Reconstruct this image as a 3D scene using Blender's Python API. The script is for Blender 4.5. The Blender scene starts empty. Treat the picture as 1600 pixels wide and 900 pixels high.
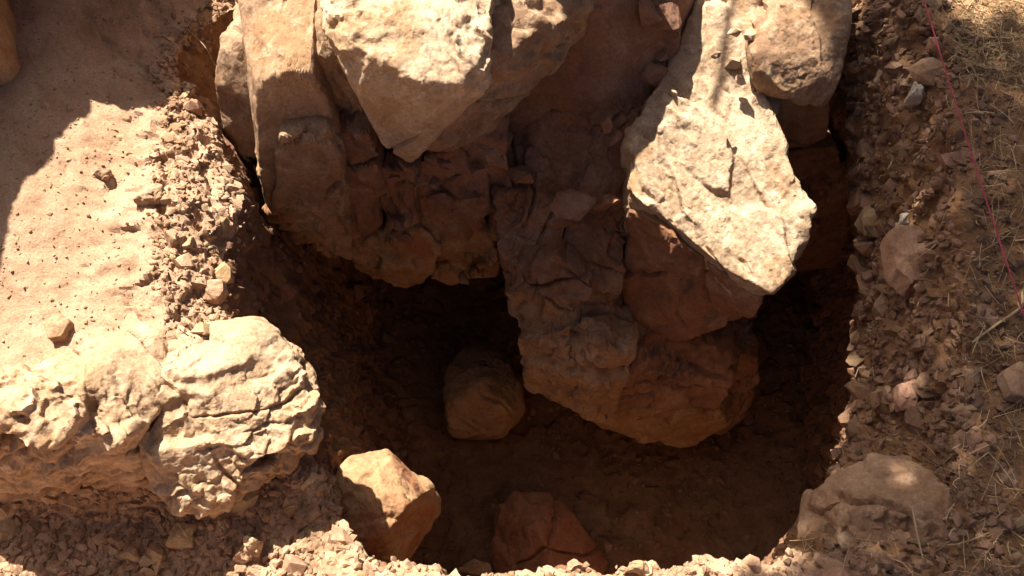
import bpy, bmesh, math, random
import numpy as np
from mathutils import Vector

random.seed(7)
rng = np.random.default_rng(11)
SC = bpy.context.scene
COL = SC.collection

# ------------------------------------------------------------------ camera
CAM = np.array((0.0, 0.0, 1.7))
PITCH = math.radians(60.0)
FPX = 1385.0                      # focal length in pixels of the 1600 wide photograph
cd = bpy.data.cameras.new('camera')
cd.sensor_width = 36.0
cd.lens = 36.0 * FPX / 1600.0
cd.clip_start = 0.02
cd.clip_end = 500.0
cam = bpy.data.objects.new('camera', cd)
COL.objects.link(cam)
cam.location = CAM
cam.rotation_euler = (math.pi / 2 - PITCH, 0, 0)
SC.camera = cam

# ------------------------------------------------------------------ sky and sun
SUN_DIR = Vector((0.28, -0.46, -0.84)).normalized()      # the way the light travels
w = bpy.data.worlds.new('World')
SC.world = w
w.use_nodes = True
nt = w.node_tree
sky = nt.nodes.new('ShaderNodeTexSky')
sky.sky_type = 'NISHITA'
sky.sun_disc = False
sky.sun_elevation = math.asin(-SUN_DIR.z)
sky.sun_rotation = math.atan2(-SUN_DIR.x, -SUN_DIR.y)
sky.air_density = 0.22
sky.dust_density = 3.0
sky.ozone_density = 0.0
nt.links.new(sky.outputs[0], nt.nodes['Background'].inputs[0])
nt.nodes['Background'].inputs[1].default_value = 0.058
sl = bpy.data.lights.new('sun', 'SUN')
sl.energy = 5.0
sl.angle = math.radians(0.5)
sl.color = (1.0, 0.95, 0.86)
so = bpy.data.objects.new('sun', sl)
COL.objects.link(so)
so.rotation_euler = SUN_DIR.to_track_quat('-Z', 'Y').to_euler()
so.location = (-3, 4, 8)

SC.view_settings.view_transform = 'Standard'
SC.view_settings.look = 'None'
SC.view_settings.gamma = 1.0
SC.view_settings.use_curve_mapping = False
SC.view_settings.exposure = 1.6
SC.cycles.max_bounces = 4
SC.cycles.diffuse_bounces = 4
SC.cycles.use_adaptive_sampling = True
SC.cycles.adaptive_threshold = 0.03

# ------------------------------------------------------------------ picture to place
FW = np.array((0, math.cos(PITCH), -math.sin(PITCH)))
UP = np.array((0, math.sin(PITCH), math.cos(PITCH)))

def ray(u, v):
    return FW + np.array((1, 0, 0)) * ((u - 800) / FPX) + UP * ((450 - v) / FPX)

def Z(u, v, z):
    d = ray(u, v)
    return CAM + d * ((z - CAM[2]) / d[2])

def Y(u, v, y):
    d = ray(u, v)
    return CAM + d * ((y - CAM[1]) / d[1])

def px(p):
    q = np.atleast_2d(p) - CAM
    f = q @ FW
    return np.stack((800 + FPX * q[:, 0] / f, 450 - FPX * (q @ UP) / f), 1)

# ------------------------------------------------------------------ noise in numpy
def _hash(ix, iy, iz, seed):
    h = (ix.astype(np.uint32) * np.uint32(73856093)) ^ (iy.astype(np.uint32) * np.uint32(19349663)) \
        ^ (iz.astype(np.uint32) * np.uint32(83492791)) ^ np.uint32((seed * 2654435761) & 0xffffffff)
    h ^= h >> np.uint32(15); h *= np.uint32(0x2c1b3c6d)
    h ^= h >> np.uint32(12); h *= np.uint32(0x297a2d39)
    h ^= h >> np.uint32(15)
    return h

def _rnd(h, k):
    h = h * np.uint32(0x9E3779B1) + np.uint32((k * 0x85ebca6b) & 0xffffffff)
    h ^= h >> np.uint32(16); h *= np.uint32(0x7feb352d); h ^= h >> np.uint32(15)
    return h.astype(np.float64) / 4294967296.0

def ss(a, b, x):
    t = np.clip((x - a) / (b - a), 0, 1)
    return t * t * (3 - 2 * t)

def vnoise(p, scale, seed):
    q = p * scale
    i = np.floor(q).astype(np.int64)
    f = q - i
    f = f * f * (3 - 2 * f)
    out = np.zeros(len(p))
    for dx in (0, 1):
        for dy in (0, 1):
            for dz in (0, 1):
                r = _rnd(_hash(i[:, 0] + dx, i[:, 1] + dy, i[:, 2] + dz, seed), 1)
                wgt = (f[:, 0] if dx else 1 - f[:, 0]) * (f[:, 1] if dy else 1 - f[:, 1]) * (f[:, 2] if dz else 1 - f[:, 2])
                out += r * wgt
    return out * 2 - 1

def fbm(p, scale, seed, octaves=4, gain=0.5):
    a, s, o = 1.0, scale, np.zeros(len(p))
    for k in range(octaves):
        o += a * vnoise(p + k * 3.17, s, seed + k)
        a *= gain; s *= 2.03
    return o

def facets(p, scale, seed, step=0.5, slope=0.8, squash=(1, 1, 1), K=9.0):
    """broken-rock relief: every cell is a tilted plane, cells meet in worn edges"""
    q = p * scale * np.array(squash)
    i = np.floor(q).astype(np.int64)
    num = np.zeros(len(p)); den = np.full(len(p), 1e-12)
    for dx in (-1, 0, 1):
        for dy in (-1, 0, 1):
            for dz in (-1, 0, 1):
                a, b, c = i[:, 0] + dx, i[:, 1] + dy, i[:, 2] + dz
                h = _hash(a, b, c, seed)
                cx, cy, cz = a + _rnd(h, 1), b + _rnd(h, 2), c + _rnd(h, 3)
                ex, ey, ez = q[:, 0] - cx, q[:, 1] - cy, q[:, 2] - cz
                wgt = np.exp(-K * (ex * ex + ey * ey + ez * ez))
                num += wgt * (step * (_rnd(h, 4) * 2 - 1) + slope * 2 * (ex * (_rnd(h, 5) - .5) + ey * (_rnd(h, 6) - .5) + ez * (_rnd(h, 7) - .5)))
                den += wgt
    return num / den

def warp(p, scale, amp, seed):
    return p + amp * np.stack([fbm(p, scale, seed + 31 * k, 3) for k in range(3)], 1)

# ------------------------------------------------------------------ mesh helpers
def normals(V, F):
    a, b, c = V[F[:, 0]], V[F[:, 1]], V[F[:, 2]]
    fn = np.cross(b - a, c - a)
    n = np.zeros_like(V)
    for k in range(3):
        for ax in range(3):
            n[:, ax] += np.bincount(F[:, k], fn[:, ax], len(V))
    return n / (np.linalg.norm(n, axis=1, keepdims=True) + 1e-12)

def make_mesh(name, V, F, smooth=True, sharp=28):
    V = np.asarray(V, dtype=np.float32); F = np.asarray(F, dtype=np.int32)
    k = F.shape[1]
    me = bpy.data.meshes.new(name)
    me.vertices.add(len(V)); me.vertices.foreach_set('co', V.ravel())
    me.loops.add(F.size); me.loops.foreach_set('vertex_index', F.ravel())
    me.polygons.add(len(F)); me.polygons.foreach_set('loop_start', np.arange(0, F.size, k, dtype=np.int32))
    me.polygons.foreach_set('use_smooth', np.full(len(F), smooth, dtype=bool))
    me.update(calc_edges=True)
    me.validate()
    if smooth and sharp:
        me.set_sharp_from_angle(angle=math.radians(sharp))
    return me

def link(name, me, mat=None, parent=None):
    o = bpy.data.objects.new(name, me)
    COL.objects.link(o)
    if mat and me and not me.materials:
        me.materials.append(mat)
    if parent:
        o.parent = parent
    return o

def tag(o, label, cat, group=None):
    o['label'] = label; o['category'] = cat
    if group: o['group'] = group
    return o

def struct(o, kind='structure'):
    o['kind'] = kind
    return o

_ico = {}
def ico(level):
    if level not in _ico:
        bm = bmesh.new()
        bmesh.ops.create_icosphere(bm, subdivisions=level, radius=1.0)
        _ico[level] = (np.array([v.co[:] for v in bm.verts]), np.array([[v.index for v in f.verts] for f in bm.faces]))
        bm.free()
    return _ico[level]

def hull_planes(P):
    bm = bmesh.new()
    for p in P: bm.verts.new(p)
    r = bmesh.ops.convex_hull(bm, input=bm.verts[:])
    bm.normal_update()
    c = np.mean(P, 0)
    N, D = [], []
    for f in bm.faces:
        n = np.array(f.normal[:]); d = float(n @ (np.array(f.verts[0].co[:]) - c))
        if d < 0: n, d = -n, -d
        N.append(n); D.append(max(d, 1e-4))
    bm.free()
    return c, np.array(N), np.array(D)

def relax(V, F, it, amt=.5):
    i = np.concatenate((F[:, 0], F[:, 1], F[:, 2])); j = np.concatenate((F[:, 1], F[:, 2], F[:, 0]))
    cnt = np.bincount(i, minlength=len(V))[:, None]
    for _ in range(it):
        m = np.stack([np.bincount(i, V[j, k], len(V)) for k in range(3)], 1) / cnt
        V = V * (1 - amt) + m * amt
    return V

def rock_arrays(P, level=6, k=80, seed=1, big=(0.17, 0.016), mid=(0.06, 0.009), small=(0.022, 0.0028), grain=0.0014, rough=1.0, lean=0.55, cracks=4, cuts=8, even=0.0):
    """a broken block: the solid spanned by the points, edges worn by k, its faces split into tilted facets of several sizes"""
    r = np.random.default_rng(seed)
    P = np.array(P)
    c, N, D = hull_planes(P)
    for _ in range(cuts):                                  # flat breaks that take off corners and edges
        d = r.normal(size=3); d[2] += .3; d[1] -= .3
        d /= np.linalg.norm(d)
        N = np.vstack((N, d)); D = np.append(D, np.max((P - c) @ d) * r.uniform(.86, .98))
    W, F = ico(level)
    ext = (P.max(0) - P.min(0)) / 2
    W = W + lean * np.array((0.0, -0.5, 0.75))            # more of the mesh on the open side
    W = W / np.linalg.norm(W, axis=1, keepdims=True)
    W = W * ext
    W = W / np.linalg.norm(W, axis=1, keepdims=True)
    s = np.maximum(W @ N.T, 0) / D
    m = s.max(1, keepdims=True)
    rr = 1.0 / (m[:, 0] * (((s / m) ** k).sum(1)) ** (1.0 / k))
    V = c + W * rr[:, None]
    n = normals(relax(V, F, 6), F)
    q, _ = np.linalg.qr(r.normal(size=(3, 3)))
    sq = np.array((1.0, r.uniform(.65, 1.0), r.uniform(1.0, 1.6)))
    pr = V @ q * sq                                        # every block has its own grain direction
    one = (1, 1, 1)
    calm = even + (1 - even) * ss(-.3, .55, fbm(V, 5.0, seed + 4, 2))           # rough and smooth areas
    h = big[1] * (.8 * facets(warp(pr, 5, .03, seed), 1 / big[0], seed, .35, 1.5, one, 60.) + .35 * fbm(V, .5 / big[0], seed + 8, 2))
    h += mid[1] * (.15 + 1.15 * calm) * facets(warp(pr, 14, .010, seed + 1), 1 / mid[0], seed + 1, .3, 1.5, one, 60.)
    h += .5 * mid[1] * (.12 + 1.1 * calm) * facets(warp(pr, 26, .005, seed + 2), 1.8 / mid[0], seed + 2, .3, 1.5, one, 50.)
    if level >= 6:
        h += small[1] * (.12 + 1.25 * calm) * facets(warp(pr, 50, .003, seed + 3), .8 / small[0], seed + 3, .3, 1.5, one, 45.)
    d_ = np.zeros(len(V))
    for _ in range(cracks):                                # open joints along a few planes
        a = q[:, int(r.integers(3))] + r.normal(size=3) * .25
        a /= np.linalg.norm(a)
        o_ = V[int(r.integers(len(V)))]
        d = np.abs((V - o_) @ a + .02 * fbm(V, 8.0, int(r.integers(9999)), 3))
        d_ = np.maximum(d_, ss(-.1, .25, fbm(V, 3.5, int(r.integers(9999)), 2)) * ss(.007, .0, d))
    V = V + n * (rough * h - .020 * d_)[:, None]
    V = relax(V, F, 1, .4)
    V = V + normals(V, F) * (grain * fbm(V, 60.0, seed + 3, 3, .65))[:, None]
    return V, F

def rock(name, P, mat, parent=None, push=None, **kw):
    P = [np.array(p) for p in P]
    if push is not None:
        P = P + [p + np.array(push) for p in P]
    V, F = rock_arrays(P, **kw)
    return link(name, make_mesh(name, V, F), mat, parent)

def stone_variant(k):
    r = np.random.default_rng(900 + k)
    bm = bmesh.new()
    P = r.normal(size=(int(r.integers(12, 20)), 3))
    P /= np.linalg.norm(P, axis=1, keepdims=True)
    P *= r.uniform(.75, 1.0, (len(P), 1)) * np.array((1.0, r.uniform(.65, .95), r.uniform(.5, .85)))
    for p in P: bm.verts.new(p)
    h = bmesh.ops.convex_hull(bm, input=bm.verts[:])
    bmesh.ops.delete(bm, geom=[v for v in bm.verts if not v.link_faces], context='VERTS')
    bmesh.ops.recalc_face_normals(bm, faces=bm.faces[:])
    bm.verts.index_update()
    V = np.array([v.co[:] for v in bm.verts]); F = np.array([[v.index for v in f.verts] for f in bm.faces])
    bm.free()
    return V, F
VAR = [stone_variant(k) for k in range(16)]

# ------------------------------------------------------------------ materials
ALB = 0.8
def stone_mat(name, cols, scale=6.0, bump=0.5, rough=0.9, fine=140.0, per_object=0.0, stain=None, pale=None, chip=None):
    """cols: three colours from dark to light, mixed by noise; stain: a second mineral colour in patches; pale: dust lying in patches"""
    cols = [tuple(ALB * x for x in c_) for c_ in cols]
    stain = stain and tuple(ALB * x for x in stain)
    pale = pale and tuple(ALB * x for x in pale)
    m = bpy.data.materials.new(name); m.use_nodes = True
    t = m.node_tree; L = t.links.new
    b = t.nodes['Principled BSDF']
    b.inputs['Roughness'].default_value = rough
    b.inputs['Specular IOR Level'].default_value = 0.25
    geo = t.nodes.new('ShaderNodeNewGeometry')
    co = geo.outputs['Position']
    def noise(s, det, ro=0.6, dist=0.0):
        n = t.nodes.new('ShaderNodeTexNoise')
        n.inputs['Scale'].default_value = s; n.inputs['Detail'].default_value = det
        n.inputs['Roughness'].default_value = ro; n.inputs['Distortion'].default_value = dist
        L(co, n.inputs['Vector'])
        return n.outputs['Fac']
    def mix(f, a, bb, ff=None):
        x = t.nodes.new('ShaderNodeMix'); x.data_type = 'RGBA'
        if hasattr(f, 'node'): L(f, x.inputs[0])
        else: x.inputs[0].default_value = f
        for s_, k in ((a, 6), (bb, 7)):
            if hasattr(s_, 'node'): L(s_, x.inputs[k])
            else: x.inputs[k].default_value = (*s_, 1)
        return x.outputs[2]
    def ramp(f, lo, hi):
        r = t.nodes.new('ShaderNodeMapRange'); r.clamp = True
        r.inputs[1].default_value = lo; r.inputs[2].default_value = hi
        L(f, r.inputs[0])
        return r.outputs[0]
    r = t.nodes.new('ShaderNodeValToRGB')
    e = r.color_ramp.elements
    e[0].position = 0.32; e[0].color = (*cols[0], 1)
    e[1].position = 0.68; e[1].color = (*cols[2], 1)
    x = e.new(0.5); x.color = (*cols[1], 1)
    L(noise(scale, 4, 0.65, 0.6), r.inputs[0])
    c = r.outputs[0]
    if stain:
        c = mix(ramp(noise(scale * 0.55, 3, 0.6, 1.0), 0.52, 0.64), c, stain)
    if pale:
        c = mix(ramp(noise(scale * 2.6, 4, 0.7, 0.3), 0.52, 0.70), c, pale)
    sp = ramp(noise(fine * 1.1, 2, 0.75), 0.30, 0.70)
    hsv = t.nodes.new('ShaderNodeHueSaturation')
    L(c, hsv.inputs['Color'])
    vr = t.nodes.new('ShaderNodeMapRange')
    vr.inputs[3].default_value = 0.78; vr.inputs[4].default_value = 1.18
    L(sp, vr.inputs[0])
    val = vr.outputs[0]
    if per_object:
        oi = t.nodes.new('ShaderNodeObjectInfo')
        v2 = t.nodes.new('ShaderNodeMapRange')
        v2.inputs[3].default_value = 1 - per_object; v2.inputs[4].default_value = 1 + per_object
        L(oi.outputs['Random'], v2.inputs[0])
        mu = t.nodes.new('ShaderNodeMath'); mu.operation = 'MULTIPLY'
        L(val, mu.inputs[0]); L(v2.outputs[0], mu.inputs[1]); val = mu.outputs[0]
        h2 = t.nodes.new('ShaderNodeMath'); h2.operation = 'MULTIPLY_ADD'
        fr = t.nodes.new('ShaderNodeMath'); fr.operation = 'FRACT'
        m7 = t.nodes.new('ShaderNodeMath'); m7.operation = 'MULTIPLY'; m7.inputs[1].default_value = 7.3
        L(oi.outputs['Random'], m7.inputs[0]); L(m7.outputs[0], fr.inputs[0])
        L(fr.outputs[0], h2.inputs[0]); h2.inputs[1].default_value = 0.03; h2.inputs[2].default_value = 0.483
        L(h2.outputs[0], hsv.inputs['Hue'])
    L(val, hsv.inputs['Value'])
    L(hsv.outputs[0], b.inputs['Base Color'])
    b2 = t.nodes.new('ShaderNodeBump'); b2.inputs['Strength'].default_value = bump; b2.inputs['Distance'].default_value = 0.005
    L(noise(fine * 0.5, 4, 0.72), b2.inputs['Height'])
    last = b2.outputs[0]
    if chip:                                               # small split planes below the size of the mesh
        vo = t.nodes.new('ShaderNodeTexVoronoi'); vo.inputs['Scale'].default_value = chip
        wn = t.nodes.new('ShaderNodeTexNoise'); wn.inputs['Scale'].default_value = chip * 0.6; wn.inputs['Detail'].default_value = 2
        L(co, wn.inputs['Vector'])
        wa = t.nodes.new('ShaderNodeVectorMath'); wa.operation = 'MULTIPLY_ADD'
        L(wn.outputs['Color'], wa.inputs[0]); wa.inputs[1].default_value = (1.6 / chip,) * 3; L(co, wa.inputs[2])
        L(wa.outputs[0], vo.inputs['Vector'])
        vs = t.nodes.new('ShaderNodeVectorMath'); vs.operation = 'SUBTRACT'
        L(wa.outputs[0], vs.inputs[0]); L(vo.outputs['Position'], vs.inputs[1])
        vc = t.nodes.new('ShaderNodeVectorMath'); vc.operation = 'SUBTRACT'; vc.inputs[1].default_value = (0.5, 0.5, 0.5)
        L(vo.outputs['Color'], vc.inputs[0])
        vd = t.nodes.new('ShaderNodeVectorMath'); vd.operation = 'DOT_PRODUCT'
        L(vs.outputs[0], vd.inputs[0]); L(vc.outputs[0], vd.inputs[1])
        b3 = t.nodes.new('ShaderNodeBump'); b3.inputs['Strength'].default_value = 0.4; b3.inputs['Distance'].default_value = 1.0
        L(vd.outputs['Value'], b3.inputs['Height']); L(last, b3.inputs['Normal']); last = b3.outputs[0]
    L(last, b.inputs['Normal'])
    return m

M = {}
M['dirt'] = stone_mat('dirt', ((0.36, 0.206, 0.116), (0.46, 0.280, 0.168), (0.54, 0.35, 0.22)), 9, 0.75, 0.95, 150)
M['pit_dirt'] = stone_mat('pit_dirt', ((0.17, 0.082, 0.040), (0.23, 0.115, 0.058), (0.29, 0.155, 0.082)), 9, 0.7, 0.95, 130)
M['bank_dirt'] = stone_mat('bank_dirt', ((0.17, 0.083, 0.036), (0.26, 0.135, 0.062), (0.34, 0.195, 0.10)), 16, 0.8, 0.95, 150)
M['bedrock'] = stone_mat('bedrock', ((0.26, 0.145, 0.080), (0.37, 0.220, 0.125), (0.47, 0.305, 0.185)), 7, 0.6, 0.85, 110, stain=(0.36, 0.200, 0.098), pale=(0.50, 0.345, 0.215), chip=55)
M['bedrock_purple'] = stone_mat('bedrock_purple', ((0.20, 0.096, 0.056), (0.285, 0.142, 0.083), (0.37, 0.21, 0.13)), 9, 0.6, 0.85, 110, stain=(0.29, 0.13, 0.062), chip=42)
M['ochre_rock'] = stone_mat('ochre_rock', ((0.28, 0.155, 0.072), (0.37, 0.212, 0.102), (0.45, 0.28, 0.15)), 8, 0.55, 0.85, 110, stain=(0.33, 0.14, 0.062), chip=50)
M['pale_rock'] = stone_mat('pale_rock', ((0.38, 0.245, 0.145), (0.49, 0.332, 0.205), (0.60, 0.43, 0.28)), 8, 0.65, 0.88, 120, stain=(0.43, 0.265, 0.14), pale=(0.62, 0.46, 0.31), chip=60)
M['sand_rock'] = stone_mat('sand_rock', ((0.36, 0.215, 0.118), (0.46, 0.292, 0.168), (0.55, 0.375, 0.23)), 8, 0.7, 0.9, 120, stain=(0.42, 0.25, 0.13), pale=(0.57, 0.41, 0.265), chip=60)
M['red_rock'] = stone_mat('red_rock', ((0.26, 0.100, 0.050), (0.34, 0.140, 0.070), (0.40, 0.18, 0.092)), 7, 0.5, 0.9, 120, chip=50)
M['tan_rock'] = stone_mat('tan_rock', ((0.39, 0.215, 0.105), (0.48, 0.280, 0.14), (0.55, 0.345, 0.185)), 7, 0.55, 0.9, 130, stain=(0.40, 0.17, 0.08), chip=50)
M['stone'] = stone_mat('stone', ((0.30, 0.175, 0.09), (0.42, 0.26, 0.145), (0.54, 0.365, 0.22)), 14, 0.5, 0.9, 120, 0.25)
M['bank_stone'] = stone_mat('bank_stone', ((0.22, 0.122, 0.066), (0.31, 0.185, 0.105), (0.40, 0.26, 0.16)), 14, 0.5, 0.9, 120, 0.38)
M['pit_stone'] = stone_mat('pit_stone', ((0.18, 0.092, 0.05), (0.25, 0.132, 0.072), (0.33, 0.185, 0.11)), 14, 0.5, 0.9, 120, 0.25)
M['white_stone'] = stone_mat('white_stone', ((0.42, 0.33, 0.24), (0.52, 0.42, 0.31), (0.6, 0.5, 0.38)), 14, 0.4, 0.85, 120)

def plain_mat(name, a, b_, scale=40, rough=0.7):
    return stone_mat(name, (a, tuple((x + y) / 2 for x, y in zip(a, b_)), b_), scale, 0.15, rough, 300)
M['straw'] = plain_mat('straw', (0.40, 0.26, 0.12), (0.66, 0.48, 0.26), 30, 0.6)
M['root'] = plain_mat('root', (0.30, 0.20, 0.12), (0.46, 0.34, 0.22), 40, 0.8)
M['string'] = plain_mat('string', (0.34, 0.03, 0.06), (0.46, 0.07, 0.12), 200, 0.45)
M['leaf'] = plain_mat('leaf', (0.05, 0.08, 0.03), (0.09, 0.12, 0.05), 20, 0.6)
M['bark'] = plain_mat('bark', (0.09, 0.06, 0.04), (0.17, 0.12, 0.08), 30, 0.9)
M['wood'] = plain_mat('wood', (0.35, 0.24, 0.13), (0.45, 0.32, 0.19), 30, 0.8)

# ------------------------------------------------------------------ the ground, the bank and the pit
def ground_z(x, y):
    """height of the open ground: the left slope, the low corner in front of the boulder, the bank on the right"""
    z = 0.02 * np.ones_like(x)
    z = z - 0.35 * (1 - ss(0.55, 0.74, y)) * (1 - ss(-0.36, -0.18, x)) * ss(-0.6, 0.1, y)
    z = z + 0.10 * ss(-0.6, -1.2, x) * ss(0.85, 1.2, y)
    z = z - 0.03 * (1 - ss(0.74, 0.98, y)) * (1 - ss(-0.4, -0.2, x))
    z = z + 0.06 * ss(0.9, 1.4, x)
    return z

# stations round the pit: crest (where the open ground ends), rim (where the wall starts), wall middle, floor edge
FZ = -1.6
def fl(x, y, z=FZ): return np.array((x, y, z))
ST = []
def st(crest, rim, mid, floor): ST.append((crest, rim, mid, floor))
st(Z(268, 60, .02), Z(305, 70, -.02), fl(-.62, 1.75, -.8), fl(-.50, 1.85))
st(Z(262, 150, .02), Z(296, 150, -.01), fl(-.63, 1.55, -.8), fl(-.50, 1.70))
st(Z(255, 220, .02), Z(322, 215, -.03), fl(-.62, 1.42, -.8), fl(-.46, 1.5))
st(Z(235, 300, .02), Z(366, 310, -.05), fl(-.58, 1.28, -.8), fl(-.42, 1.38))
st(Z(240, 390, .02), Z(345, 400, -.06), fl(-.56, 1.16, -.8), fl(-.40, 1.25))
st(Z(260, 480, .01), Z(372, 500, -.07), fl(-.52, 1.03, -.8), fl(-.38, 1.12))
st(Z(370, 580, -.02), Z(455, 600, -.10), fl(-.46, .90, -.8), fl(-.36, .98))
st(Z(430, 720, -.22), Z(495, 720, -.26), fl(-.42, .74, -.85), fl(-.36, .80))
st(Z(470, 860, -.28), Z(545, 830, -.30), fl(-.38, .60, -.85), fl(-.33, .62))
st(Z(560, 925, -.22), Z(620, 888, -.22), fl(-.26, .46, -.85), fl(-.25, .48))
st(Z(760, 930, -.02), Z(770, 888, -.06), fl(-.02, .36, -.85), fl(0, .38))
st(Z(950, 930, .0), Z(950, 889, -.04), fl(.2, .35, -.85), fl(.2, .37))
st(Z(1120, 930, .0), Z(1100, 888, -.04), fl(.40, .36, -.85), fl(.4, .38))
st(Z(1300, 940, .0), Z(1230, 885, -.06), fl(.58, .42, -.85), fl(.58, .45))
st(Z(1470, 880, .0), Z(1270, 810, -.22), fl(.74, .58, -.85), fl(.75, .60))
st(Z(1490, 760, .02), Z(1318, 700, -.36), fl(.84, .78, -.9), fl(.86, .80))
st(Z(1505, 620, .04), Z(1336, 590, -.45), fl(.90, .95, -.95), fl(.94, .98))
st(Z(1512, 480, .06), Z(1336, 470, -.45), fl(.94, 1.15, -.95), fl(.98, 1.18))
st(Z(1508, 360, .07), Z(1346, 380, -.40), fl(.98, 1.33, -.9), fl(1.0, 1.38))
st(Z(1498, 250, .08), Z(1340, 290, -.32), fl(1.0, 1.5, -.9), fl(1.02, 1.58))
st(Z(1482, 140, .09), Z(1320, 190, -.22), fl(1.0, 1.68, -.9), fl(1.02, 1.78))
st(Z(1462, 30, .10), Z(1320, 80, -.10), fl(.98, 1.85, -.9), fl(1.0, 1.95))
st(fl(.95, 2.15, .10), fl(.86, 2.05, 0), fl(.80, 2.05, -.9), fl(.8, 2.1))
st(fl(.45, 2.45, .05), fl(.45, 2.30, 0), fl(.45, 2.25, -.9), fl(.45, 2.3))
st(fl(-.1, 2.45, .05), fl(-.1, 2.30, 0), fl(-.1, 2.25, -.9), fl(-.1, 2.3))
st(fl(-.62, 2.25, .02), fl(-.56, 2.1, 0), fl(-.5, 2.05, -.9), fl(-.45, 2.1))
NS = len(ST)
ctrl = np.array(ST)
ctrl[:, 2:, 0] += .14 * ss(.75, .9, ctrl[:, 2:, 0]) * (1 - ss(1.9, 2.05, ctrl[:, 2:, 1]))                                   # (NS, 4, 3)
NCOL = 900
seg = np.linalg.norm(np.roll(ctrl[:, 1], -1, 0) - ctrl[:, 1], axis=1) + .05
cum = np.concatenate(([0], np.cumsum(seg)))
tt = np.linspace(0, cum[-1], NCOL, endpoint=False)
si = np.searchsorted(cum, tt, side='right') - 1
f = ((tt - cum[si]) / seg[si])[:, None, None]
p0, p1, p2, p3 = (ctrl[(si + k) % NS] for k in (-1, 0, 1, 2))
cr = 0.5 * ((2 * p1) + (-p0 + p2) * f + (2 * p0 - 5 * p1 + 4 * p2 - p3) * f ** 2 + (-p0 + 3 * p1 - 3 * p2 + p3) * f ** 3)
crest, rim, midl, floorl = cr[:, 0], cr[:, 1], cr[:, 2], cr[:, 3]
right_w = ss(.35, .75, rim[:, 0]) * (1 - ss(1.9, 2.2, rim[:, 1]))      # how far a column belongs to the bank

CEN = np.array((0.15, 1.15))
rings = []
# open ground, from far away to the crest
outd = np.concatenate((np.array([80., 40, 20, 10, 6, 4, 3, 2.4, 2.0, 1.7]), np.linspace(1.5, 0.0, 130, endpoint=False)))
dirxy = crest[:, :2] - CEN
dirxy = dirxy / np.linalg.norm(dirxy, axis=1, keepdims=True)
# smooth the outward directions so that columns stay even
for _ in range(60):
    dirxy = (np.roll(dirxy, 1, 0) + dirxy + np.roll(dirxy, -1, 0)) / 3
dirxy /= np.linalg.norm(dirxy, axis=1, keepdims=True)
for d in outd:
    xy = crest[:, :2] + dirxy * d
    z = ground_z(xy[:, 0], xy[:, 1])
    k = ss(0.0, 0.35, np.full(NCOL, d))
    z = z * k + crest[:, 2] * (1 - k)
    rings.append(np.column_stack((xy, z)))
n_ground = len(rings)
for a in np.linspace(0, 1, 46, endpoint=False):       # the bank, or the crumbling lip
    p = crest * (1 - a) + rim * a
    bow = 4 * a * (1 - a)
    p = p + np.array((0, 0, 1)) * (bow * (0.03 * right_w + 0.012 * (1 - right_w)))[:, None]
    rings.append(p)
n_lip = len(rings)
for a in np.linspace(0, 1, 90, endpoint=False):       # pit wall
    q = (1 - a) ** 2 * rim + 2 * a * (1 - a) * (2 * midl - .5 * (rim + floorl)) + a * a * floorl
    rings.append(q)
n_wall = len(rings)
G = np.array(rings)                                   # (R, NCOL, 3)
R_ = len(G)
Vg = G.reshape(-1, 3)
ri = np.repeat(np.arange(R_), NCOL)
rw = np.tile(right_w, R_)
idx = np.arange(R_ * NCOL).reshape(R_, NCOL)
Q = np.stack((idx[:-1], np.roll(idx, -1, 1)[:-1], np.roll(idx, -1, 1)[1:], idx[1:]), -1)   # rings x cols x 4
Qf = Q.reshape(-1, 4)
T = np.concatenate((Qf[:, [0, 1, 2]], Qf[:, [0, 2, 3]]))
n = normals(Vg, T)
if n[NCOL * 60, 2] < 0:
    n = -n
    Qf = Qf[:, ::-1]; Q = Q[..., ::-1]
    T = np.concatenate((Qf[:, [0, 1, 2]], Qf[:, [0, 2, 3]]))
lip = ss(n_ground - 26, n_ground + 12, ri) * (1 - ss(n_wall - 10, n_wall, ri))
near = 1 - ss(2.2, 4.0, np.linalg.norm(Vg[:, :2] - CEN, axis=1))
amp = near * (0.008 + 0.026 * lip)
Vg = Vg + n * (amp * fbm(Vg, 3.5, 3, 2))[:, None]
n = normals(Vg, T)
pw = warp(Vg, 16, .012, 71)
Vg = Vg + n * (near * (0.0020 + 0.018 * lip) * facets(pw, 1 / .055, 5, .55, .9, (1, 1, 1), 22.0))[:, None]
n = normals(Vg, T)
pw = warp(Vg, 40, .004, 72)
Vg = Vg + n * (near * (0.0014 + 0.0065 * lip) * facets(pw, 1 / .02, 6, .55, .9, (1, 1, 1), 16.0))[:, None]
Vg = Vg + normals(Vg, T) * (near * 0.0022 * fbm(Vg, 50.0, 8, 4, .6))[:, None]
NG = normals(Vg, T)

def sub(name, mask, mat):
    q = Q[mask]
    u, inv = np.unique(q, return_inverse=True)
    return struct(link(name, make_mesh(name, Vg[u], inv.reshape(-1, 4)), mat))
qr = np.repeat(np.arange(R_ - 1)[:, None], NCOL, 1)
qw = np.repeat(right_w[None], R_ - 1, 0)
wob = qw + 0.25 * fbm(Vg[Q[..., 0].ravel()], 6, 40, 2).reshape(qw.shape)
is_bank = (wob > .5) & (qr < n_lip + 12) & (qr > n_ground - 60)
is_wall = (qr >= n_lip) & ~is_bank
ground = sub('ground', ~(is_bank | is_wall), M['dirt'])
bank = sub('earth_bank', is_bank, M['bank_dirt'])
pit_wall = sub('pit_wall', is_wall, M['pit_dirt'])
gx, gy = np.meshgrid(np.arange(-.75, 1.45, .009), np.arange(.15, 2.5, .009), indexing='ij')
Vf = np.column_stack((gx.ravel(), gy.ravel(), np.full(gx.size, FZ + .02)))
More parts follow.
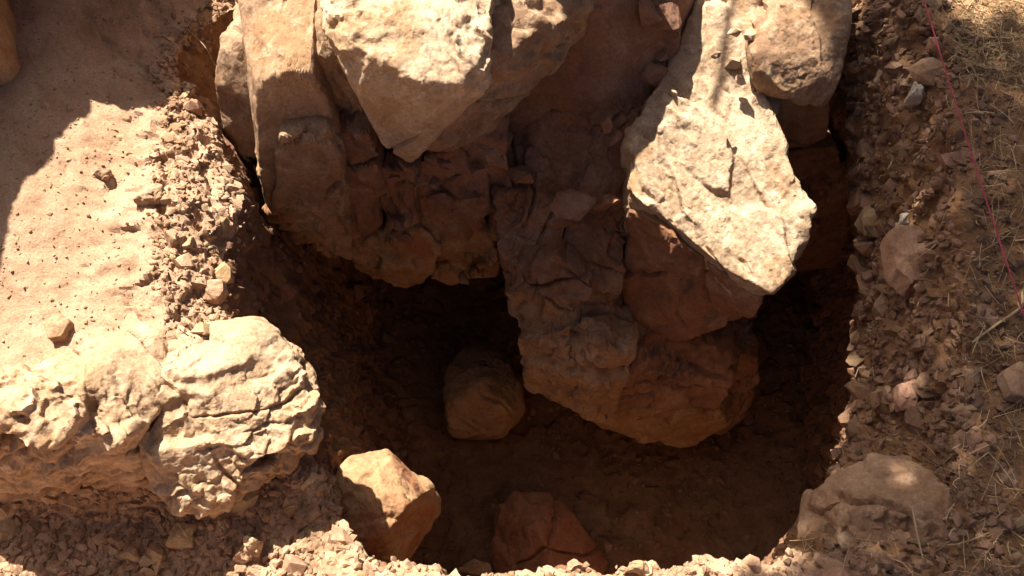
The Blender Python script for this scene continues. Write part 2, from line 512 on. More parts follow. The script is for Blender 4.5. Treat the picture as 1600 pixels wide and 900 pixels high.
edge_d = np.maximum(np.abs(Vf[:, 0] - .3) / .75, np.abs(Vf[:, 1] - 1.2) / .95)
Vf[:, 2] += .03 * fbm(Vf, 3.0, 60, 3) + .012 * facets(warp(Vf, 14, .012, 61), 1 / .06, 62, .5, 1.0, (1, 1, 1), 20.) + .006 * facets(warp(Vf, 40, .005, 63), 1 / .022, 64, .5, 1.0, (1, 1, 1), 16.) + .12 * ss(.7, 1.1, edge_d)
fi = np.arange(gx.size).reshape(gx.shape)
Ff = np.stack((fi[:-1, :-1], fi[1:, :-1], fi[1:, 1:], fi[:-1, 1:]), -1).reshape(-1, 4)
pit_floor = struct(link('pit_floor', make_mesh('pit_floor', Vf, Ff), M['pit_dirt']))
NF = normals(Vf, np.concatenate((Ff[:, [0, 1, 2]], Ff[:, [0, 2, 3]])))
Vg = np.concatenate((Vg, Vf)); NG = np.concatenate((NG, NF)); ri = np.concatenate((ri, np.full(len(Vf), n_wall + 5)))
R_ = n_wall + 10

# ------------------------------------------------------------------ the bedrock outcrop hanging over the pit
outcrop = link('bedrock_outcrop', None)
outcrop.location = (0.1, 1.9, -0.5)
tag(outcrop, 'massive fractured bedrock outcrop overhanging the pit, sunlit on top and brown in shade', 'bedrock')
def block(P, mat='bedrock', push=(0, .4, -.08), name='rock_block', **kw):
    kw.setdefault('rough', 1.25 if mat in ('bedrock_purple', 'ochre_rock') else 1.1)
    kw.setdefault('even', .12 if mat in ('bedrock_purple', 'ochre_rock') else 0)
    kw.setdefault('mid', (.085, .011))
    kw.setdefault('cuts', 5)
    kw.setdefault('cracks', 7 if mat == 'bedrock_purple' else 4)
    o = rock(name, P, M[mat], None, push, **kw)
    o.parent = outcrop
    o.matrix_parent_inverse = outcrop.matrix_world.inverted()
    return o
bpy.context.view_layer.update()
sd = iter(range(100, 4000, 37))
# tall slab at the dirt's edge
block([Z(365, -90, .24), Z(505, -90, .26), Z(372, 20, .22), Z(492, 20, .24), Z(398, 118, .19), Z(490, 108, .20), Y(405, 265, 1.38), Y(418, 335, 1.385),
       Y(480, 388, 1.40), Y(548, 412, 1.43), Y(548, 300, 1.42), Y(518, 180, 1.43)], seed=next(sd), big=(.22, 0.0072), mid=(.09, 0.00495), push=(0, .4, -.12))
block([Y(330, 60, 1.60), Y(372, 40, 1.62), Y(400, 150, 1.50), Y(402, 250, 1.48), Y(350, 240, 1.52), Y(345, 150, 1.56)], 'bedrock', push=(.1, .4, -.1), seed=next(sd), level=5)
block([Y(438, 212, 1.37), Y(516, 205, 1.385), Y(545, 300, 1.39), Y(552, 410, 1.41), Y(490, 388, 1.385), Y(424, 330, 1.37)], 'bedrock', push=(0, .3, 0), seed=next(sd), cuts=4)
block([Y(402, 262, 1.372), Y(440, 300, 1.365), Y(480, 350, 1.372), Y(530, 412, 1.40), Y(470, 385, 1.385), Y(416, 338, 1.375)], 'ochre_rock', push=(0, .3, .02), seed=next(sd), cuts=4)
# prow block with the bright top
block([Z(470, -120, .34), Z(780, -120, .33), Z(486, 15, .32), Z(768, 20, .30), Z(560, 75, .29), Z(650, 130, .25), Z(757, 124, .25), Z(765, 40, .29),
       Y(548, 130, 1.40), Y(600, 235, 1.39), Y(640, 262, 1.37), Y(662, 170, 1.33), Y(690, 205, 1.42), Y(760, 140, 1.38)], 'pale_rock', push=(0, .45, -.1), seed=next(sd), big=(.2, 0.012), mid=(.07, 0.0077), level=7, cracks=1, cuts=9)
block([Z(765, -90, .24), Z(1010, -80, .18), Z(765, 20, .22), Z(870, 0, .20), Y(975, 5, 1.78), Y(862, 108, 1.64), Y(778, 195, 1.53), Y(690, 252, 1.47),
       Y(655, 225, 1.44), Y(665, 160, 1.42), Y(760, 110, 1.46)], 'bedrock', push=(0, .4, -.05), seed=next(sd), big=(.2, 0.012))
# between slab and prow, recessed
block([Y(490, 40, 1.52), Y(545, 110, 1.50), Y(590, 230, 1.48), Y(540, 210, 1.50), Y(505, 130, 1.50)], 'bedrock', seed=next(sd), level=5)
block([Y(518, 198, 1.45), Y(575, 200, 1.44), Y(590, 245, 1.44), Y(572, 260, 1.44), Y(532, 256, 1.44)], 'bedrock_purple', seed=next(sd), level=5)
block([Y(525, 262, 1.43), Y(588, 262, 1.42), Y(600, 300, 1.43), Y(585, 375, 1.43), Y(548, 392, 1.43), Y(530, 330, 1.43)], 'bedrock_purple', seed=next(sd), level=5)
block([Y(588, 262, 1.46), Y(655, 262, 1.46), Y(660, 310, 1.44), Y(650, 375, 1.45), Y(600, 378, 1.45), Y(604, 320, 1.46)], 'bedrock_purple', seed=next(sd), level=5)
block([Y(650, 255, 1.50), Y(720, 225, 1.50), Y(765, 290, 1.48), Y(755, 360, 1.46), Y(690, 375, 1.46), Y(655, 340, 1.48)], 'bedrock_purple', seed=next(sd))
block([Y(690, 215, 1.52), Y(790, 195, 1.52), Y(800, 300, 1.50), Y(760, 330, 1.50)], 'bedrock_purple', seed=next(sd), level=5)
block([Y(550, 380, 1.44), Y(660, 360, 1.43), Y(690, 380, 1.43), Y(675, 430, 1.42), Y(632, 462, 1.41), Y(575, 455, 1.41), Y(556, 420, 1.42)], 'ochre_rock', push=(0, .4, .12), seed=next(sd))
block([Y(665, 375, 1.47), Y(775, 365, 1.46), Y(780, 435, 1.46), Y(700, 448, 1.46), Y(668, 425, 1.47)], 'ochre_rock', push=(0, .4, .12), seed=next(sd))
# long shaded face below the prow, split along the slant
def slant(pts, off):
    return [Y(u, v, 1.9 - .0014 * v + off) for u, v in pts]
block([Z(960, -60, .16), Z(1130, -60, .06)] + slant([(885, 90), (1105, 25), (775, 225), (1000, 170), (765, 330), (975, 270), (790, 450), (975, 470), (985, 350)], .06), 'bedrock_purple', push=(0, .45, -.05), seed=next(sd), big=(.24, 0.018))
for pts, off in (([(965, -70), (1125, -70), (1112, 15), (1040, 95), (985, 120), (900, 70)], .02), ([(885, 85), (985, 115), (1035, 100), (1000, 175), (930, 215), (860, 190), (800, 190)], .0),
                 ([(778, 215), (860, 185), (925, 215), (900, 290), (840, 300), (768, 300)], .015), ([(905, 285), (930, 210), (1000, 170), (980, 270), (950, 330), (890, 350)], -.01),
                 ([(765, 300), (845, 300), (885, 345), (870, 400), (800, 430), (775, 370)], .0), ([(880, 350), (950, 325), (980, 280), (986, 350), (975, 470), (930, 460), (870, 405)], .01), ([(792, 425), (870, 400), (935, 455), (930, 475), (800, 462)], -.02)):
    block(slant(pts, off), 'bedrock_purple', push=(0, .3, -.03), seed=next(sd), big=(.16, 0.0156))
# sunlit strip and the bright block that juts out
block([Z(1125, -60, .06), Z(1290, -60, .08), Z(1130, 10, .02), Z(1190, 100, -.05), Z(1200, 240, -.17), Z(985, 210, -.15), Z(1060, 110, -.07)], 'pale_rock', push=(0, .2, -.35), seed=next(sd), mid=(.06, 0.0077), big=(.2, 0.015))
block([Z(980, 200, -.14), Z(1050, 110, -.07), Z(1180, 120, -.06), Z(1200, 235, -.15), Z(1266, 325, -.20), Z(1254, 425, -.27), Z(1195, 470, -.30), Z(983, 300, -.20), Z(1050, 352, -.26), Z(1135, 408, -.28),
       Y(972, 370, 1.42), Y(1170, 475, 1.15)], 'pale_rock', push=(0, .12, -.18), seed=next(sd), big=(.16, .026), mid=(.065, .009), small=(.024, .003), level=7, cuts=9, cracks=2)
block([Y(983, 318, 1.38), Y(1050, 368, 1.32), Y(1135, 420, 1.22), Y(1200, 478, 1.12), Y(1180, 495, 1.13), Y(1090, 532, 1.20), Y(1020, 538, 1.27), Y(985, 510, 1.30), Y(972, 420, 1.36)], 'bedrock_purple', push=(0, .3, 0), seed=next(sd), cuts=4)
# lower blocks
block([Y(782, 445, 1.33), Y(880, 440, 1.32), Y(965, 470, 1.33), Y(985, 500, 1.30), Y(905, 520, 1.21), Y(812, 540, 1.20), Y(788, 500, 1.27)], 'bedrock', push=(0, .4, .02), seed=next(sd), cuts=4, rough=1.6)
block([Y(810, 533, 1.21), Y(860, 526, 1.19), Y(905, 585, 1.13), Y(890, 640, 1.11), Y(815, 607, 1.17)], 'bedrock', push=(.05, .35, .02), seed=next(sd), cuts=3, rough=1.5)
block([Y(850, 524, 1.20), Y(910, 512, 1.20), Y(990, 495, 1.30), Y(1000, 560, 1.14), Y(960, 630, 1.09), Y(935, 668, 1.10), Y(885, 638, 1.12), Y(880, 590, 1.13)], 'bedrock', push=(0, .4, .02), seed=next(sd), cuts=3, rough=1.6)
block([Y(975, 525, 1.25), Y(1060, 530, 1.24), Y(1140, 530, 1.26), Y(1150, 600, 1.17), Y(1120, 650, 1.13), Y(1020, 660, 1.10), Y(950, 650, 1.11), Y(960, 600, 1.12)], 'bedrock_purple', push=(0, .4, .02), seed=next(sd), cuts=3)
block([Y(915, 640, 1.12), Y(1000, 640, 1.10), Y(1120, 640, 1.13), Y(1140, 665, 1.13), Y(1085, 699, 1.11), Y(1010, 692, 1.10), Y(940, 672, 1.11)], 'ochre_rock', push=(0, .3, .02), seed=next(sd), mid=(.045, .008), cuts=3)
block([Y(1125, 535, 1.26), Y(1185, 560, 1.27), Y(1180, 630, 1.25), Y(1130, 690, 1.17), Y(1095, 650, 1.15)], 'bedrock_purple', push=(0, .3, .02), seed=next(sd), cuts=3)
def chips(us, vs, y0, y1, count, s0, s1, mat, seed):
    r = np.random.default_rng(seed)
    for _ in range(count):
        p = Y(r.uniform(*us), r.uniform(*vs), r.uniform(y0, y1))
        s_ = r.uniform(s0, s1)
        V, F = VAR[int(r.integers(16))]
        o = link('broken_stone', make_mesh('broken_stone', (V * s_ * r.uniform(.7, 1.4, 3)) @ np.linalg.qr(r.normal(size=(3, 3)))[0] + p, F, smooth=False), M[mat])
        o.parent = outcrop; o.matrix_parent_inverse = outcrop.matrix_world.inverted()
chips((670, 775), (395, 438), 1.42, 1.46, 12, .016, .036, 'ochre_rock', 71)
chips((690, 780), (235, 330), 1.46, 1.50, 9, .016, .04, 'bedrock_purple', 72)
chips((575, 700), (250, 285), 1.42, 1.46, 6, .014, .03, 'bedrock_purple', 73)
chips((590, 640), (345, 395), 1.40, 1.44, 8, .012, .03, 'bedrock_purple', 74)
chips((880, 1040), (10, 180), 1.70, 1.78, 22, .03, .065, 'bedrock_purple', 78)
chips((800, 960), (180, 420), 1.38, 1.56, 14, .03, .06, 'bedrock_purple', 79)
chips((1040, 1190), (30, 200), 1.60, 1.75, 16, .014, .03, 'pale_rock', 77)
# mass behind, closing the hang
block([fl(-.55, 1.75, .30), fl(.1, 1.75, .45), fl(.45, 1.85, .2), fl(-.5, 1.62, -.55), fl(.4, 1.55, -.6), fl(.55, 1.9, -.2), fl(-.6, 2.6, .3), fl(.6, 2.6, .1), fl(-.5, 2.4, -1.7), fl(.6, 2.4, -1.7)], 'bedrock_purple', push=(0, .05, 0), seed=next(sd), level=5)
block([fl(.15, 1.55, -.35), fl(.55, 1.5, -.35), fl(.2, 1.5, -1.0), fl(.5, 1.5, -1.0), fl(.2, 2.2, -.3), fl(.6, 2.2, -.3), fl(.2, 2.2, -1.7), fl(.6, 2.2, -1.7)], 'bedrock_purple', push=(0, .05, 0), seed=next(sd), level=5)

# ------------------------------------------------------------------ boulders
def boulder(name, P, mat, label, cat='boulder', push=None, **kw):
    return tag(rock(name, P, M[mat], None, push, **kw), label, cat)
boulder('boulder', [Z(1175, 95, .02), Z(1240, -20, .10), Z(1330, -30, .10), Z(1322, 60, .05), Z(1315, 95, .02), Z(1240, 95, .02), Y(1185, 150, 1.62), Y(1290, 165, 1.60), Y(1312, 130, 1.62), Y(1245, 160, 1.57)],
        'bedrock', 'ochre boulder with sunlit top above the shaded hollow beside the earth bank', push=(0, .25, -.05), seed=501, big=(.15, 0.015))
boulder('boulder', [Y(1185, 150, 1.63), Y(1300, 165, 1.63), Y(1290, 225, 1.62), Y(1235, 243, 1.60), Y(1195, 215, 1.62)], 'ochre_rock',
        'shaded brown boulder wedged under the ochre sunlit one', push=(0, .35, .0), seed=502)
boulder('boulder', [Y(1195, 230, 1.70), Y(1310, 230, 1.72), Y(1350, 330, 1.70), Y(1330, 430, 1.66), Y(1230, 430, 1.62)], 'bedrock_purple',
        'dim upright rock at the back of the dark hollow near the earth bank', push=(0, .3, -.1), seed=503)
rough_boulder = boulder('boulder', [Z(-120, 640, .14), Z(60, 560, .06), Z(200, 505, .03), Z(250, 520, .02), Z(270, 630, .02), Z(200, 672, .08), Z(10, 645, .15), Z(130, 590, .12), Z(80, 680, .14),
        Y(-120, 785, .61), Y(60, 785, .60), Y(150, 788, .60), Y(220, 770, .62)], 'sand_rock',
        'large rough boulder half sunlit on the dirt slope in the lower left corner', push=(0, .1, -.2), seed=519, level=7, big=(.17, .026), mid=(.06, .012), small=(.022, .004), cuts=16)
rock('rock_lobe', [Z(230, 560, .02), Z(300, 510, .0), Z(395, 500, -.01), Z(460, 545, -.04), Z(488, 620, -.08), Z(480, 690, -.11), Z(400, 765, -.13), Z(290, 802, -.14), Z(230, 770, -.10), Z(215, 690, .0), Z(330, 620, .01)],
     M['sand_rock'], rough_boulder, (0, .06, -.12), seed=523, level=7, big=(.16, .024), mid=(.06, .012), small=(.022, .004), cuts=16)
boulder('boulder', [Z(505, 745, -.50), Z(545, 700, -.50), Z(600, 690, -.58), Z(640, 790, -.55), Z(600, 840, -.58), Z(510, 850, -.55), Z(685, 755, -.75), Z(682, 790, -.8), Z(620, 885, -.8), Z(560, 880, -.7)],
        'tan_rock', 'tan boulder, sunlit one side, red brown the other, below the rough boulder', push=(-.02, .02, -.3), seed=521, cuts=7, big=(.16, .016), mid=(.06, .009), small=(.024, .003), rough=1.2, cracks=2)
boulder('boulder', [Z(684, 585, -1.36), Z(728, 530, -1.40), Z(772, 534, -1.40), Z(818, 595, -1.38), Z(824, 638, -1.42), Z(785, 684, -1.45), Z(700, 682, -1.45), Z(750, 595, -1.22), Z(695, 640, -1.3), Z(795, 645, -1.3)],
        'tan_rock', 'rounded brown boulder lying on the dark pit floor under the overhang', push=(0, .03, -.12), seed=531, k=24, cuts=10, big=(.2, .012), mid=(.07, .006), small=(.024, .002), cracks=1)
boulder('boulder', [Z(768, 800, -1.45), Z(800, 768, -1.42), Z(855, 765, -1.42), Z(900, 800, -1.45), Z(950, 890, -1.58), Z(960, 930, -1.6), Z(770, 930, -1.58), Z(766, 850, -1.5), Z(840, 830, -1.36), Z(860, 900, -1.4)],
        'red_rock', 'reddish pointed boulder on the pit floor near the bottom edge', push=(0, .0, -.2), seed=541, cuts=7, big=(.2, .016), mid=(.07, .008), small=(.024, .0025), cracks=2)
boulder('boulder', [Z(1240, 855, -.13), Z(1280, 752, -.11), Z(1340, 716, -.09), Z(1420, 716, -.06), Z(1485, 745, -.02), Z(1500, 800, -.01), Z(1470, 880, -.03), Z(1380, 880, -.06), Z(1300, 880, -.10), Z(1330, 800, -.06), Z(1420, 800, -.005)],
        'bedrock', 'flat topped boulder half buried in the earth bank in the lower right', push=(.02, 0, -.25), seed=557, cuts=7, big=(.13, .022), mid=(.06, .008), small=(.022, .003), even=.15)

# rocks added mostly out of view, their tops shaped to shade the dirt
def lift(u, v, h, z0=.04):
    p = Z(u, v, z0)
    return p - np.array(SUN_DIR[:]) * (h / abs(SUN_DIR.z))
boulder('boulder', [lift(-30, 500, .75), lift(25, 395, .8), lift(85, 270, .85), lift(155, 180, .85), lift(60, 120, .8), lift(-60, 250, .8),
                    Z(46, 60, .02), Z(44, 120, .12), Z(40, 178, .02), Z(20, 60, .2), Z(-250, 300, .0), Z(-300, 0, 0), Z(-50, -250, 0)], 'ochre_rock',
        'ochre rock in shade at the upper left corner, its unseen tall top added to shade the dirt', 'rock', seed=561, level=6, mid=(.08, 0.0066))
boulder('boulder', [lift(85, 205, .60), lift(172, 160, .64), lift(225, 180, .64), lift(320, 120, .64), lift(200, 60, .5), Z(60, -130, 0), Z(340, -130, 0), Z(330, -300, 0), Z(60, -300, 0)], 'bedrock',
        'added rock out of view past the top edge, shaped to throw the bumpy shadow on the dirt', 'rock', seed=562, level=5)

# ------------------------------------------------------------------ loose stones, each its own piece
_sm = {}
def stone_mesh(k, mat):
    if (k, mat) not in _sm:
        me = make_mesh('stone', *VAR[k], smooth=False)
        me.materials.append(M[mat])
        _sm[(k, mat)] = me
    return _sm[(k, mat)]

def rot_to(nrm, r, tilt=.5):
    z = np.array(nrm) + r.normal(size=3) * tilt
    z /= np.linalg.norm(z)
    a = r.normal(size=3); x = np.cross(a, z); x /= np.linalg.norm(x)
    return np.column_stack((x, np.cross(z, x), z))

PXG = px(Vg)
front = ((Vg - CAM) @ FW) > .3
def pick(mask_fn, count, r, rlo, rhi):
    u, v = PXG[:, 0], PXG[:, 1]
    m = front & (ri >= rlo) & (ri < rhi) & mask_fn(u, v) & (u > -30) & (u < 1630) & (v > -30) & (v < 930)
    c = np.flatnonzero(m)
    # even out by apparent size: columns and rings are close to even already
    return r.choice(c, count) if len(c) else []

from mathutils import Matrix
def scatter(parent, mat, mask_fn, count, smin, smax, seed, rlo, rhi, sink=.25, tilt=.5, power=2.2):
    r = np.random.default_rng(seed)
    for i in pick(mask_fn, count, r, rlo, rhi):
        s = smin + (smax - smin) * r.random() ** power
        o = bpy.data.objects.new('stone', stone_mesh(int(r.integers(16)), mat))
        R3 = rot_to(NG[i], r, tilt)
        p = Vg[i] + NG[i] * s * (.32 - sink * 1.4)
        m4 = np.eye(4); m4[:3, :3] = R3 @ np.diag((s * r.uniform(.8, 1.25), s * r.uniform(.8, 1.2), s * r.uniform(.8, 1.2))); m4[:3, 3] = p
        o.matrix_world = Matrix(m4.tolist())
        COL.objects.link(o)
        o.parent = parent

def gravel(name, parent, mat, masks, seed):
    r = np.random.default_rng(seed)
    VV, FF, off = [], [], 0
    for mask_fn, count, smin, smax, rlo, rhi in masks:
        for i in pick(mask_fn, count, r, rlo, rhi):
            s = smin + (smax - smin) * r.random() ** 2.5
            V, F = VAR[int(r.integers(16))]
            V = (V * s * r.uniform(.7, 1.3, 3)) @ rot_to(NG[i], r, .7).T + Vg[i] + NG[i] * s * .08 + (lambda q_: q_ - NG[i] * (q_ @ NG[i]))(r.normal(size=3) * .004)
            VV.append(V); FF.append(F + off); off += len(V)
    o = link(name, make_mesh(name, np.concatenate(VV), np.concatenate(FF), smooth=False), M[mat], parent)
    o['kind'] = 'stuff'
    return o

lipmask = lambda u, v: (u > 190) & (u < 400) & (v < 530) & (u > 235 - .0 * v)
slope = lambda u, v: (u < 330) & (v < 640)
corner = lambda u, v: (u < 560) & (v > 735)
edge = lambda u, v: (u > 540) & (u < 1260) & (v > 868)
alln = lambda u, v: u > -100
scatter(ground, 'stone', slope, 85, .006, .022, 1, 0, n_ground, .45, .35)
scatter(ground, 'stone', lipmask, 75, .010, .038, 2, n_ground - 14, n_lip, .3)
scatter(ground, 'stone', corner, 95, .014, .052, 3, 0, n_lip, .3)
scatter(ground, 'stone', edge, 44, .012, .034, 4, n_ground - 12, n_lip + 3, .25)
gravel('gravel', ground, 'dirt', [(slope, 1500, .0012, .006, 0, n_ground)], 15)
gravel('gravel', ground, 'stone', [(lipmask, 2600, .002, .012, n_ground - 14, n_lip + 4), (corner, 5200, .003, .021, 0, n_lip + 4), (edge, 900, .002, .012, n_ground - 10, n_lip + 4)], 5)
bankm = lambda u, v: u > 1290
scatter(bank, 'bank_stone', bankm, 165, .012, .05, 6, n_ground - 4, n_lip + 2, .3, .5, 2.0)
scatter(bank, 'bank_stone', bankm, 60, .02, .06, 16, n_lip - 6, n_lip + 8, .2, .6, 1.4)
scatter(bank, 'bank_stone', lambda u, v: u > 1400, 75, .008, .03, 7, n_ground - 60, n_ground, .4)
gravel('gravel', bank, 'bank_stone', [(bankm, 5000, .003, .019, n_ground - 10, n_lip + 10), (lambda u, v: u > 1380, 1800, .0015, .007, n_ground - 70, n_ground)], 8)
wallm = lambda u, v: (u > 300) & (u < 760) & (v > 60)
wallr = lambda u, v: (u > 1100)
scatter(pit_wall, 'pit_stone', wallm, 210, .014, .06, 9, n_lip, n_wall, .35)
scatter(pit_wall, 'pit_stone', wallr, 70, .014, .07, 10, n_lip, n_wall, .35)
gravel('gravel', pit_wall, 'pit_stone', [(wallm, 2500, .003, .016, n_lip, n_wall), (wallr, 800, .003, .016, n_lip, n_wall)], 12)
scatter(pit_floor, 'pit_stone', alln, 230, .012, .06, 13, n_wall, R_, .3)
gravel('gravel', pit_floor, 'pit_stone', [(alln, 4500, .003, .018, n_wall, R_)], 14)

# the few stones one can name
def G(u, v, dz=0.0):                                   # the point dz above whatever ground the photograph shows there
    d = (PXG[:, 0] - u) ** 2 + (PXG[:, 1] - v) ** 2
    c = np.flatnonzero(front & (d < 120))
    if not len(c): c = np.flatnonzero(front)[np.argsort(d[front])[:6]]
    dep = (Vg[c] - CAM) @ FW
    c = c[dep < dep.min() + .05]
    return Z(u, v, Vg[c, 2].mean() + dz)
def named_stone(P, mat, label, seed, push, **kw):
    o = rock('stone', P, M[mat], None, push, seed=seed, level=5, big=(.08, .006), mid=(.03, .004), cracks=0, **kw)
    return tag(o, label, 'stone')
def stone_at(px_, up, mat, label, seed, thick=.03):
    """a stone with this outline, its upper face up above the ground and its foot sunk in it"""
    c = np.mean(px_, 0)
    g = G(*c)[2]
    top = [Z(u, v, g + h) for (u, v), h in zip(px_, up)]
    mid_ = np.mean(top, 0)
    return named_stone(top + [mid_ + (0, 0, .008)] + [mid_ + (p - mid_) * 1.1 - np.array((0, 0, thick)) for p in top], mat, label, seed, None)
stone_at([(1388, 365), (1400, 350), (1440, 352), (1466, 400), (1455, 425), (1425, 442), (1400, 420)], [.03, .03, .04, .05, .045, .03, .02], 'bank_stone', 'largest flat pale stone standing in the middle of the earth bank', 601, .06)
stone_at([(1418, 152), (1430, 126), (1442, 133), (1440, 150)], [.03, .04, .04, .03], 'white_stone', 'small white flake catching the sun high on the earth bank', 602)
stone_at([(1402, 352), (1410, 332), (1421, 332), (1420, 350)], [.06, .07, .07, .06], 'white_stone', 'small white flake resting on top of the large flat bank stone', 603, .05)
stone_at([(1404, 600), (1432, 590), (1440, 605), (1432, 640), (1405, 640)], [.03, .04, .04, .02, .02], 'bank_stone', 'blocky grey stone low on the earth bank above the half buried boulder', 604)
stone_at([(1565, 580), (1595, 562), (1625, 590), (1615, 625), (1580, 614)], [.03, .03, .03, .03, .03], 'bank_stone', 'grey stone among straw at the very edge of the picture beyond the bank', 605)
stone_at([(70, 505), (88, 488), (108, 503), (95, 525), (76, 528)], [.014, .014, .014, .012, .012], 'stone', 'flat pale stone lying alone on the sunlit dirt above the rough boulder', 606)
stone_at([(310, 442), (345, 434), (352, 450), (338, 470), (316, 468)], [.02, .025, .02, .01, .01], 'stone', 'tilted slab of stone at the crumbling edge of the dirt over the pit', 607)
stone_at([(205, 312), (228, 282), (256, 290), (250, 308)], [.02, .022, .022, .016], 'stone', 'larger pale stone set in the sunlit dirt near its crumbling edge', 610)
stone_at([(143, 272), (150, 262), (168, 264), (164, 276)], [.014, .016, .016, .012], 'stone', 'small pale stone with dark shadow side high on the sunlit dirt', 611)
stone_at([(360, 875), (385, 833), (403, 840), (400, 866), (380, 880)], [.03, .07, .065, .03, .02], 'sand_rock', 'pointed pale stone sticking up from the sunlit rubble below the rough boulder', 608, .05)
stone_at([(255, 850), (275, 815), (305, 820), (300, 855)], [.03, .04, .04, .02], 'stone', 'brown angular stone in the shaded rubble below the rough boulder', 609, .04)
stone_at([(710, 0 + 892), (740, 872), (765, 880), (770, 898)], [.03, .045, .04, .03], 'sand_rock', 'bright stone on the near rim in front of the red boulder', 612, .04)
stone_at([(975, 895), (985, 876), (1008, 878), (1016, 896)], [.03, .045, .045, .03], 'stone', 'rounded tan stone standing up from the near rim beside the dark floor', 613, .04)

# ------------------------------------------------------------------ tubes: straw, roots, string, twigs
def tube(pts, r0, r1, sides=4):
    pts = np.array(pts); m = len(pts)
    V, F = [], []
    for i, p in enumerate(pts):
        t = pts[min(i + 1, m - 1)] - pts[max(i - 1, 0)]
        t = t / (np.linalg.norm(t) + 1e-9)
        a = np.cross(t, (0.3, 0.2, 1.0)); a /= np.linalg.norm(a) + 1e-9
        b = np.cross(t, a)
        rr = r0 + (r1 - r0) * i / (m - 1)
        for k in range(sides):
            an = 2 * math.pi * k / sides
            V.append(p + rr * (a * math.cos(an) + b * math.sin(an)))
    for i in range(m - 1):
        for k in range(sides):
            F.append((i * sides + k, i * sides + (k + 1) % sides, (i + 1) * sides + (k + 1) % sides, (i + 1) * sides + k))
    return np.array(V), np.array(F)

def straw(name, masks, seed, label):
    r = np.random.default_rng(seed)
    VV, FF, off = [], [], 0
    for mask_fn, count, l0, l1, rlo, rhi, lift_ in masks:
        for i in pick(mask_fn, count, r, rlo, rhi):
            n_ = NG[i]
            d = r.normal(size=3); d -= n_ * (d @ n_); d /= np.linalg.norm(d)
            d = d + n_ * r.uniform(-.05, lift_); d /= np.linalg.norm(d)
            ln = l0 + (l1 - l0) * r.random() ** 2
            bend = r.normal(size=3) * .25
            base = Vg[i] + n_ * r.uniform(.0, .008)
            pts = [base + d * ln * t + bend * ln * t * t for t in (0, .33, .66, 1.0)]
            rad = r.uniform(.0006, .0013)
            V, F = tube(pts, rad, rad * .6, 3)
            VV.append(V); FF.append(F + off); off += len(V)
    o = link(name, make_mesh(name, np.concatenate(VV), np.concatenate(FF), smooth=False), M['straw'])
    o['kind'] = 'stuff'; o['label'] = label; o['category'] = 'straw'
    return o
patch = lambda u, v: (u > 1485) & (v < 130)
straw('straw', [(lambda u, v: u > 1500, 260, .02, .10, n_ground - 80, n_lip - 20, .3), (patch, 1000, .015, .06, 0, n_ground + 10, .4), (lambda u, v: u > 1520, 320, .03, .12, 0, n_ground, .3),
                (lambda u, v: (u > 1240) & (v > 700), 120, .02, .09, n_ground - 60, n_lip, .5), (lambda u, v: u > 1340, 200, .015, .06, n_ground, n_lip, .4)], 21,
      'dry straw strewn over the earth bank and the ground beyond it')
def strand(name, P, rad, mat, label, cat, sides=6):
    P = np.array(P)
    q = []
    for i in range(len(P) - 1):
        a, b, c, d = P[max(i - 1, 0)], P[i], P[i + 1], P[min(i + 2, len(P) - 1)]
        for t in np.linspace(0, 1, 6, endpoint=False):
            q.append(.5 * (2 * b + (c - a) * t + (2 * a - 5 * b + 4 * c - d) * t * t + (3 * b - a - 3 * c + d) * t ** 3))
    q.append(P[-1])
    V, F = tube(q, rad, rad * .7, sides)
    return tag(link(name, make_mesh(name, V, F), M[mat]), label, cat)
strand('straw_stalk', [G(1517, 536, .006), G(1560, 505, .012), G(1594, 480, .015), G(1597, 455, .02)], .0032, 'straw', 'thick yellow straw stalk lying bent near the red string', 'straw')
strand('straw_stalk', [Z(1425, 790, .012), Z(1432, 830, .014), Z(1442, 872, .008)], .0018, 'straw', 'straw stalk lying across the half buried boulder in the bank', 'straw')
strand('root', [G(42, 75, .0), G(50, 95, .014), G(62, 112, .012), G(85, 106, -.002)], .0022, 'root', 'thin pale root curling out of the shaded dirt beside the ochre rock', 'root')
strand('root', [G(285, 40, .0), Z(318, 70, .03), Z(335, 100, -.02), Z(352, 118, -.05)], .0012, 'root', 'fine dark root hanging over the gap beside the tall slab', 'root')
strand('root', [G(300, 385, -.004), G(325, 388, .012), G(332, 384, .018), G(340, 387, .014)], .0012, 'root', 'short pale rootlet poking from the crumbling dirt edge', 'root')

# red guide string between two pegs that stand outside the picture
A, B = Z(1452, -2, .42), Z(1602, 475, .30)
dAB = (B - A)
A2, B2 = A - dAB * .8, B + dAB * .5
V, F = tube([A2 + (B2 - A2) * t - np.array((0, 0, .02)) * 4 * t * (1 - t) for t in np.linspace(0, 1, 24)], .0014, .0014, 8)
tag(link('string', make_mesh('string', V, F), M['string']), 'thin red string stretched over the earth bank', 'string')
for p, lb in ((A2, 'wooden peg holding the far end of the red string'), (B2, 'wooden peg holding the near end of the red string')):
    V, F = tube([np.array((p[0], p[1], -.15)), np.array((p[0], p[1], p[2] - .01)), np.array((p[0], p[1], p[2] + .03))], .014, .012, 8)
    tag(link('peg', make_mesh('peg', V, F), M['wood']), lb, 'peg')

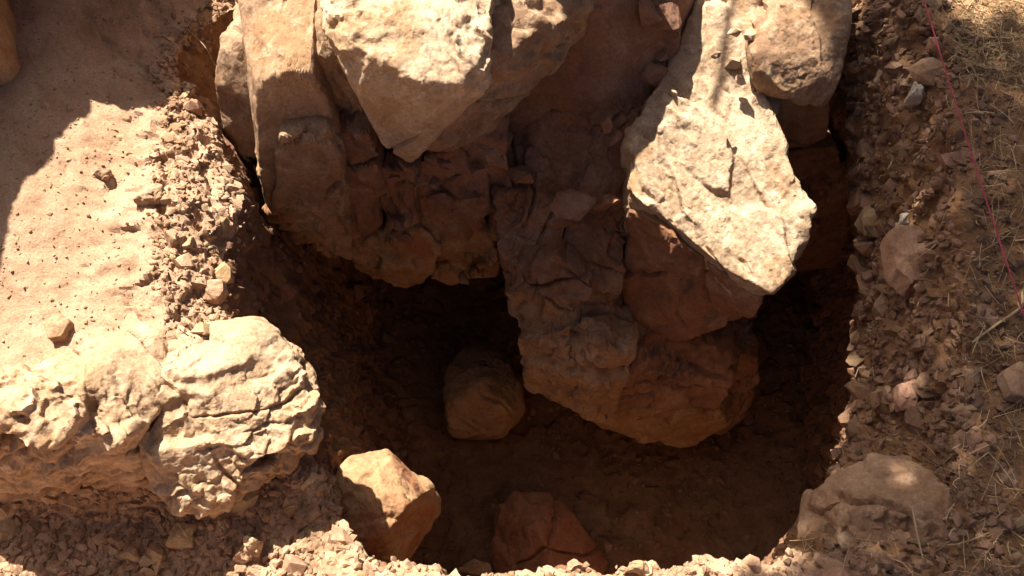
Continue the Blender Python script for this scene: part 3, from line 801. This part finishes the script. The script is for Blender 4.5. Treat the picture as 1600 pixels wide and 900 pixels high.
# ------------------------------------------------------------------ unseen leafy caster, added to shade the earth bank
added_tree = link('added_tree', None)
added_tree.location = (1.7, 5.6, 0)
tag(added_tree, 'leafy shade caster added outside the picture to darken the earth bank', 'added_tree')
bpy.context.view_layer.update()
r = np.random.default_rng(77)
SD = np.array(SUN_DIR[:])
def over(x, y, h):                                     # the point at height h whose shadow falls on (x, y, 0)
    return np.array((x, y, 0)) - SD * (h / abs(SD[2]))
cand = np.column_stack((r.uniform(.40, 2.1, 26000), r.uniform(-.5, 2.1, 26000)))
z0 = np.zeros(len(cand))
c3 = np.column_stack((cand, z0))
wv = .06 * fbm(c3, 6, 55, 3)
keep = cand[:, 0] > wv + np.interp(cand[:, 1], (.55, .8, 1.0, 1.3, 1.45), (.46, .54, .62, .70, .80))  # crown outline cut to the wanted edge of shade
keep &= cand[:, 1] < np.where(cand[:, 0] > 1.12 + wv, 1.70 + wv + .0 * cand[:, 0], 1.86 + wv)
def ground_hit(p):                                     # where the shadow ray through p meets the level 0
    return p[:2] + SD[:2] * (p[2] / abs(SD[2]))
for (u, v, z, rad) in ((1432, 140, .03, .022), (1416, 340, -.1, .03), (1420, 276, -.05, .016), (1535, 175, .1, .02)):  # gaps left in the leaves so sun flecks reach the bank
    g = ground_hit(Z(u, v, z))
    keep &= np.linalg.norm(cand - g, axis=1) > rad
cand = cand[keep][:6000]
hh = 4.2 + .8 * r.random(len(cand))
VV, FF, off = [], [], 0
for (x, y), h in zip(cand, hh):
    p = over(x, y, h)
    R3 = rot_to((-SD + .5 * r.normal(size=3)), r, .3)
    l, wd = r.uniform(.04, .06), r.uniform(.018, .027)
    q = np.array(((-l, 0, 0), (-.3 * l, wd, .003), (l, 0, 0), (-.3 * l, -wd, .003)))
    VV.append(q @ R3.T + p); FF.append(np.array((0, 1, 2, 3)) + off); off += 4
def tpart(name, V, F, mat, smooth=True):
    o = link(name, make_mesh(name, V, F, smooth), M[mat], added_tree)
    o.matrix_parent_inverse = added_tree.matrix_world.inverted()
    return o
tpart('crown', np.concatenate(VV), np.array(FF), 'leaf', False)
tb = np.array((1.7, 5.6, 0))
V, F = tube([tb + (0, 0, -.1), tb + (.02, -.1, 1.2), tb + (-.1, -.3, 2.6), tb + (-.5, -.7, 3.7), over(1.5, 1.5, 4.5), over(1.25, .9, 4.6), over(1.2, .3, 4.5)], .13, .012, 10)
tpart('trunk', V, F, 'bark')
for a, b in (((1.45, 1.4), (.95, 1.6)), ((1.25, .9), (.9, .7)), ((1.4, 1.2), (1.8, 1.0)), ((1.2, .5), (1.6, .1))):
    V, F = tube([over(*a, 4.55), over((a[0] + b[0]) / 2, (a[1] + b[1]) / 2, 4.65), over(*b, 4.6)], .025, .006, 6)
    tpart('branch', V, F, 'bark')
g0, g1 = ground_hit(Z(1165, -10, .0)), ground_hit(Z(1122, 200, -.15))  # extra twig, added to cast the soft line on the sunlit strip
V, F = tube([over(.95, 1.6, 4.6), over(g0[0] + .12, g0[1] + .15, 3.4), over(*g0, 2.6), over(*g1, 1.9)], .014, .008, 6)
tpart('branch', V, F, 'bark')
